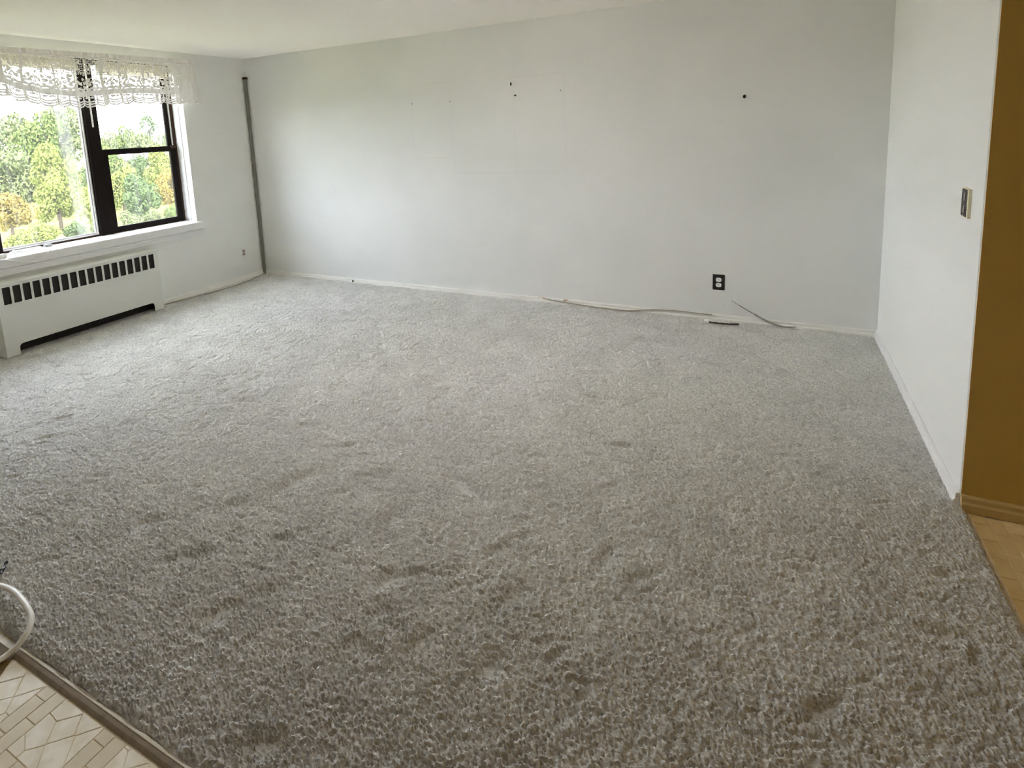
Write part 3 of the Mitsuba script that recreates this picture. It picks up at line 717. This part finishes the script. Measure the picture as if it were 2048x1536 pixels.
put(ck, 'cable', tube([(4.83, -0.115, 0.014), (4.90, -0.120, 0.013), (4.98, -0.112, 0.013), (5.04, -0.09, 0.012)], 0.006, 8), 'cord_brown', 40)
put(ck, 'plug', orient(trimesh.creation.cylinder(0.015, 0.032, sections=12), (4.818, -0.113, 0.018), (0, 1, 0), (0, 0, 1), (1, 0, 0)), 'cord_white', 40, label='white plug')
# white cord looping over the carpet's near left edge
single('white_cord', tube([(2.45, -3.88, 0.014), (2.62, -3.82, 0.018), (2.80, -3.799, 0.030), (2.866, -3.797, 0.040), (2.967, -3.808, 0.050), (3.054, -3.824, 0.050), (3.095, -3.838, 0.045), (3.121, -3.860, 0.035), (3.124, -3.883, 0.018), (3.118, -3.900, 0.006), (3.112, -3.915, -0.001), (3.109, -3.93, -0.004), (3.10, -3.97, -0.004), (3.06, -4.05, -0.004), (2.95, -4.15, -0.004)], 0.0092, 14, n=140), 'cord_white', 'thick white cord looping over the near left corner of the carpet', 'cord')
tb = thing('shadow_patch', 'dark brown patch painting the shadow on the vinyl at the left end of the edging strip', 'board')  # thin dark sheet standing in for a cast shadow on the vinyl
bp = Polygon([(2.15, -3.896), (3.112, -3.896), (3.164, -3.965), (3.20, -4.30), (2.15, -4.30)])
put(tb, 'dark_sheet', orient(extrude(bp.buffer(-0.002), 0.005), (0, 0, ZV - 0.001), (1, 0, 0), (0, 1, 0), (0, 0, 1)), 'shadow_brown')
sk = thing('cord_coil', 'thin white cord coiled with its adapter on the window sill', 'cord')
loops = []
for a in np.linspace(0, 2 * np.pi * 2.6, 44):
    loops.append((-0.055 + 0.045 * math.sin(a) * (1 - 0.03 * a), -2.30 + 0.135 * math.cos(a) * (1 - 0.02 * a), SZ + 0.006 + 0.0012 * a))
put(sk, 'loops', tube(loops, 0.0040, 8, n=180), 'cord_white', 40)
put(sk, 'hanging_loop', tube([(-0.06, -2.165, SZ + 0.008), (0.00, -2.17, SZ + 0.004), (0.052, -2.19, SZ - 0.004), (0.070, -2.225, SZ - 0.032), (0.070, -2.28, SZ - 0.052), (0.070, -2.34, SZ - 0.058), (0.070, -2.42, SZ - 0.045), (0.072, -2.50, SZ - 0.014), (0.05, -2.56, SZ + 0.004), (0.0, -2.60, SZ + 0.006)], 0.0042, 8), 'cord_white', 40)
put(sk, 'adapter', cbx(-0.02, 0.03, -2.53, -2.465, SZ - 0.006, SZ + 0.026, 0.006), 'plastic_white')
bk = thing('metal_bracket', 'flat grey bracket lying on the sill behind the coiled white cord', 'bracket')
put(bk, 'bar', orient(cbx(-0.17, 0.15, -0.011, 0.011, 0, 0.007, 0.002), (-0.125, -2.26, SZ + 0.001), (-0.12, 0.9928, 0), (0.9928, 0.12, 0), (0, 0, -1)), 'metal_grey')
put(bk, 'tab', cbx(-0.14, -0.112, -2.14, -2.08, SZ + 0.001, SZ + 0.018, 0.003), 'metal_grey')
# dark shred of lint
rl = np.random.default_rng(4)
pts = [(2.704 - 0.009 * i + rl.uniform(-.004, .004), -3.759 + 0.0068 * i + rl.uniform(-.004, .004), 0.010 + rl.uniform(0, .004)) for i in range(7)]
single('lint_shred', tube(pts, [0.003, 0.007, 0.008, 0.004, 0.003, 0.007, 0.003], 6, spline=False), 'plate_black', 'small black shred lying on the carpet at the left edge', 'scrap')

# ------------------------------------------------------------------ added lamps brightening the room: living-room and hallway ceiling domes (outside the frame)
def dome(name, label, x, y, rad, color):
    k = thing(name, label, 'ceiling light')
    put(k, 'base', orient(trimesh.creation.cylinder(0.15, 0.03, sections=32), (x, y, H - 0.016), (1, 0, 0), (0, 1, 0), (0, 0, 1)), 'vinyl_white')
    a = np.linspace(0, np.pi / 2, 8)
    pr = [(0.135 * math.cos(t), -0.07 * math.sin(t)) for t in a]
    pr[-1] = (0.0, -0.07)
    m = trimesh.creation.revolve(pr, sections=32)
    m.apply_translation((x, y, H - 0.031))
    if m.vertices[:, 2].mean() and m.face_normals[:, 2].mean() > 0: m.invert()
    d = ply(m, 'vinyl_white')
    d['emitter'] = {'type': 'area', 'radiance': {'type': 'rgb', 'value': [rad * c for c in color]}}
    put(k, 'shade', d, None)


dome('added_ceiling_light', 'added frosted dome light on the living-room ceiling, out of view', 3.65, -1.95, 1.0, (1.0, 0.95, 0.93))  # unseen lamp added to brighten the middle and right of the room
dome('added_ceiling_light', 'added warm frosted dome light on the hallway ceiling, out of view', 6.3, -5.2, 0.26, (1.0, 0.68, 0.34))  # unseen warm lamp added to light the hallway wall and floor

# ------------------------------------------------------------------ outside: slope, trees, a house
ng = 70
gx, gy = np.linspace(-1.2, -95, ng), np.linspace(-45, 85, ng)
GX, GY = np.meshgrid(gx, gy, indexing='ij')
def ground_z(x, y):
    x = np.asarray(x, float)
    return -3.2 + 0.9 * np.clip((-x - 30) / 15, 0, None) ** 1.15 * 0.5 + 0.5 * (meshkit.noise(np.stack([np.asarray(x) * 0.1, np.asarray(y) * 0.1, 0 * x], -1), 2) - 0.5)
GZ = ground_z(GX, GY)
idx = np.arange(ng * ng).reshape(ng, ng)
gq = np.stack([idx[:-1, :-1], idx[1:, :-1], idx[1:, 1:], idx[:-1, 1:]], -1).reshape(-1, 4)
diffuse('grass', proc(lambda p, n, uv: mix((0.16, 0.17, 0.055), (0.22, 0.22, 0.09), fbm(p.x * 0.8, p.y * 0.8, 1.0, 3))))
put(None, 'lawn', (np.stack([GX, GY, GZ], -1).reshape(-1, 3), gq), 'grass', True)
tag('lawn', 'sunlit grassy slope under the trees outside the window', kind='structure')
GREENS = {'leaf_bright': (0.17, 0.20, 0.055), 'leaf_mid': (0.115, 0.155, 0.05), 'leaf_deep': (0.085, 0.122, 0.052), 'leaf_gold': (0.23, 0.18, 0.055), 'leaf_pale': (0.15, 0.18, 0.085)}
for k_, c_ in GREENS.items():
    scene[k_] = {'type': 'twosided', 'bsdf': {'type': 'diffuse', 'reflectance': {'type': 'rgb', 'value': list(c_)}}}
diffuse('bark', (0.09, 0.075, 0.06))


def crown(seed, nl, leaf, sparse=0.0):
    """unit crown: radius 1, height 2 (z 0..2), clumped leaves"""
    r = np.random.default_rng(seed)
    nb = 26
    c = r.normal(size=(nb, 3)); c /= np.linalg.norm(c, axis=1, keepdims=True)
    c *= (0.35 + 0.42 * r.random((nb, 1)))
    c = c * [1, 1, 1.0] + [0, 0, 1.0]
    br = 0.22 + 0.20 * r.random(nb)
    which = r.integers(0, nb, nl)
    d = r.normal(size=(nl, 3)); d /= np.linalg.norm(d, axis=1, keepdims=True)
    rad = br[which] * (0.75 + 0.25 * r.random(nl) ** 0.5 + sparse * r.normal(size=nl) * 0.4)
    pos = c[which] + d * rad[:, None]
    nrm = d + 0.7 * r.normal(size=(nl, 3)); nrm /= np.linalg.norm(nrm, axis=1, keepdims=True)
    a = np.cross(nrm, r.normal(size=(nl, 3))); a /= np.linalg.norm(a, axis=1, keepdims=True)
    b = np.cross(nrm, a)
    s = leaf * (0.6 + 0.8 * r.random((nl, 1)))
    V = np.stack([pos - a * s, pos + b * s * 0.5, pos + a * s, pos - b * s * 0.5], 1).reshape(-1, 3)
    return V, np.arange(4 * nl).reshape(-1, 4)


CROWNS = {}


def tree(name, label, x, y, top, rad, hgt, green, var=0, nl=3000, leaf=0.12, group=None, sparse=0.0):
    base = float(ground_z(np.array([x]), np.array([y]))[0])
    k = thing(name, label, 'tree' if name != 'shrub' else 'shrub', group)
    key = (var, nl, leaf, sparse, green)
    if key not in CROWNS:
        CROWNS[key] = ply(crown(100 + var, nl, leaf, sparse), green)
    cb = top - hgt
    sx = rad
    d = dict(CROWNS[key]); d['to_world'] = T().translate([x, y, cb]).rotate([0, 0, 1], (x * 37 + y * 91) % 360).scale([sx, sx, hgt / 2])
    put(k, 'foliage', d, None)
    th = cb + hgt * 0.5
    t0 = np.array([x, y, base - 0.2]); t1 = np.array([x + 0.15 * rad, y, th])
    tr = tube([t0, (t0 + t1) / 2 + [0.08, -0.05, 0], t1], np.linspace(0.05 * rad + 0.06, 0.03, 24), 7)
    limbs = [tube([t1 * (1 - f) + t0 * f, t1 * (1 - f) + t0 * f + np.array([math.cos(g) * rad * .5, math.sin(g) * rad * .5, hgt * .25])], np.array([0.05, 0.02]), 5, spline=False) for f, g in ((0.05, 0.5), (0.15, 2.6), (0.22, 4.4), (0.1, 5.6))]
    put(k, 'trunk', cat(tr, *limbs), 'bark', 50)
    return k


B = 'tall trees at the back of the slope'
M_ = 'trees halfway up the slope'
S_ = 'shrubs at the foot of the trees'


def deeper(x, y, top, r, h, x2):
    """the same tree moved along the slope to depth x2, as large for the room's far end"""
    k = (CAM[0] - x2) / (CAM[0] - x)
    return x2, CAM[1] + (y - CAM[1]) * k, CAM[2] + (top - CAM[2]) * k, r * k, h * k


back = [(-48, 13.5, 4.0, 3.0, 'leaf_mid', 'tall mid green tree at the back of the slope, left of the fixed pane'), (-47, 18.8, 4.7, 2.05, 'leaf_pale', 'tall pale green tree against the sky at the far left of the fixed pane'),
        (-48, 20.9, 5.2, 2.1, 'leaf_mid', 'tall mid green tree under the lace, left of centre in the fixed pane'), (-49, 23.2, 5.6, 1.9, 'leaf_pale', 'tallest pale green tree, right of centre in the fixed pane under the lace'),
        (-47, 25.6, 3.0, 1.6, 'leaf_pale', 'low pale tree beside the mullion in the upper right sash'), (-48, 27.6, 3.9, 1.5, 'leaf_mid', 'mid green rounded tree left of the thin sparse tree in the upper right sash'),
        (-49, 30.4, 3.1, 1.7, 'leaf_pale', 'pale low tree right behind the thin sparse tree'), (-47, 32.2, 3.7, 1.7, 'leaf_pale', 'pale green tree at the right edge of the upper right sash'),
        (-46, 36.5, 4.0, 2.6, 'leaf_mid', 'mid green tree at the back of the slope, right of the window')]
for i, (x, y, top, r, g, lab) in enumerate(back):
    x, y, top, r, h = deeper(x, y, top, r, 6.4, (-46.5, -52.5)[i % 2])
    tree('back_tree', lab, x, y, top, r, h, g, i % 3, 7000, 0.055, B)
sp = deeper(-46.5, 29.3, 4.6, 1.0, 3.6, -49.6)
tree('sparse_tree', 'thin sparse tree standing up against the sky in the upper right sash', *sp, 'leaf_deep', 5, 1100, 0.075, None, 1.0)
mid = [(-37, 10.5, 1.9, 2.2, 'leaf_mid', 'mid green tree halfway up the slope, left of the fixed pane'), (-36, 13.4, 2.0, 1.9, 'leaf_pale', 'pale grey-green tree halfway up at the left edge of the fixed pane'),
       (-37, 16.1, 1.9, 1.5, 'leaf_bright', 'yellow-green tree above the lime tree in the middle of the fixed pane'), (-35, 17.6, 0.9, 1.4, 'leaf_deep', 'dark green tree at the right edge of the fixed pane by the mullion'),
       (-37, 19.6, 1.7, 1.4, 'leaf_mid', 'mid green tree just right of the mullion under the meeting rail'), (-36, 21.4, 1.2, 1.3, 'leaf_deep', 'dark green tree halfway up in the middle of the right-hand sash'),
       (-38, 24.4, 1.3, 1.6, 'leaf_bright', 'bright yellow-green tree halfway up at the right of the lower right sash'), (-37, 28.5, 1.8, 2.0, 'leaf_mid', 'mid green tree halfway up the slope, right of the window')]
for i, (x, y, top, r, g, lab) in enumerate(mid):
    x, y, top, r, h = deeper(x, y, top, r, 4.6, (-35.0, -39.5)[i % 2])
    tree('middle_tree', lab, x, y, top, r, h, g, 3 + (i % 2), 5500, 0.060, M_)
for name, lab, x, y, top, r, h, g, v, x2 in (
        ('golden_tree', 'golden yellow tree at the lower left of the fixed pane', -28, 9.5, -0.4, 1.15, 2.2, 'leaf_gold', 1, -27),
        ('bright_tree', 'large bright lime green tree in the middle of the fixed pane', -28, 11.7, 0.45, 1.15, 3.0, 'leaf_bright', 2, -30.2),
        ('lime_tree', 'small lime green tree against the mullion in the fixed pane', -27, 13.0, -0.3, 0.9, 2.4, 'leaf_bright', 4, -27),
        ('yellow_green_tree', 'yellow-green tree just right of the mullion in the lower right sash', -27, 14.5, 0.5, 1.0, 2.9, 'leaf_bright', 0, -30.2),
        ('dark_green_tree', 'deep green tree in the middle of the lower right sash', -28, 16.0, -0.2, 1.2, 2.9, 'leaf_deep', 3, -27),
        ('orange_tree', 'orange-tinged tree at the right of the lower right sash', -27, 17.3, 0.1, 0.95, 2.6, 'leaf_gold', 4, -30.2)):
    x, y, top, r, h = deeper(x, y, top, r, h, x2)
    tree(name, lab, x, y, top, r, h, g, v, 5500, 0.065)
for x, y, top, r, g, lab in ((-25, 5.5, -1.8, .9, 'leaf_mid', 'mid green shrub on the slope left of the fixed pane'), (-25, 8.4, -1.9, .7, 'leaf_bright', 'yellow-green shrub in the lower left corner of the fixed pane'),
                        (-26, 9.9, -1.8, .75, 'leaf_bright', 'yellow-green shrub below the golden tree'), (-26, 11.4, -2.0, .7, 'leaf_deep', 'dark green shrub at the foot of the bright lime tree'),
                        (-26, 12.7, -1.9, .7, 'leaf_pale', 'greyish shrub beside the mullion at the foot of the small lime tree'), (-26, 14.15, -1.9, .7, 'leaf_pale', 'greyish shrub right of the mullion along the bottom rail'),
                        (-26, 15.5, -2.0, .7, 'leaf_pale', 'greyish shrub below the deep green tree'), (-26, 16.9, -1.8, .75, 'leaf_mid', 'mid green shrub at the lower right corner of the right-hand sash')):
    x, y, top, r, h = deeper(x, y, top, r, 1.5, -24.0)
    tree('shrub', lab, x, y, top, r, h, g, 2, 2600, 0.075, S_)
# a pale house showing between the trees
hk = thing('house', 'pale house half hidden between trees behind the right-hand sash', 'house')
diffuse('stucco', (0.42, 0.38, 0.37)); diffuse('roofing', (0.26, 0.24, 0.24)); diffuse('window_dark', (0.05, 0.05, 0.06))
hx, hy = -43.4, 26.3
hz = float(ground_z(np.array([hx]), np.array([hy]))[0]) - 0.3
put(hk, 'wall', bx(hx - 1.0, hx + 2.2, hy - 2.4, hy + 2.4, hz, 0.25), 'stucco')
rf = extrude(Polygon([(-1.3, 0), (2.5, 0), (0.6, 0.9)]), 5.2)
put(hk, 'roof', orient(rf, (hx, hy + 2.6, 0.25), (1, 0, 0), (0, 0, 1), (0, -1, 0)), 'roofing')
for wy in (-1.5, 0.2, 1.6):
    put(hk, 'window', bx(hx + 2.18, hx + 2.23, hy + wy - 0.4, hy + wy + 0.4, -1.2, -0.2), 'window_dark')

# everything keyed by a thing that has one part only becomes the thing itself
for k in list(labels):
    parts = [q for q in scene if q.startswith(k + '__')]
    if k not in scene and len(parts) == 1 and labels[k].get('category') in ('nail', 'wall anchor', 'cable clip'):
        scene[k] = scene.pop(parts[0])
        labels.pop(parts[0], None)
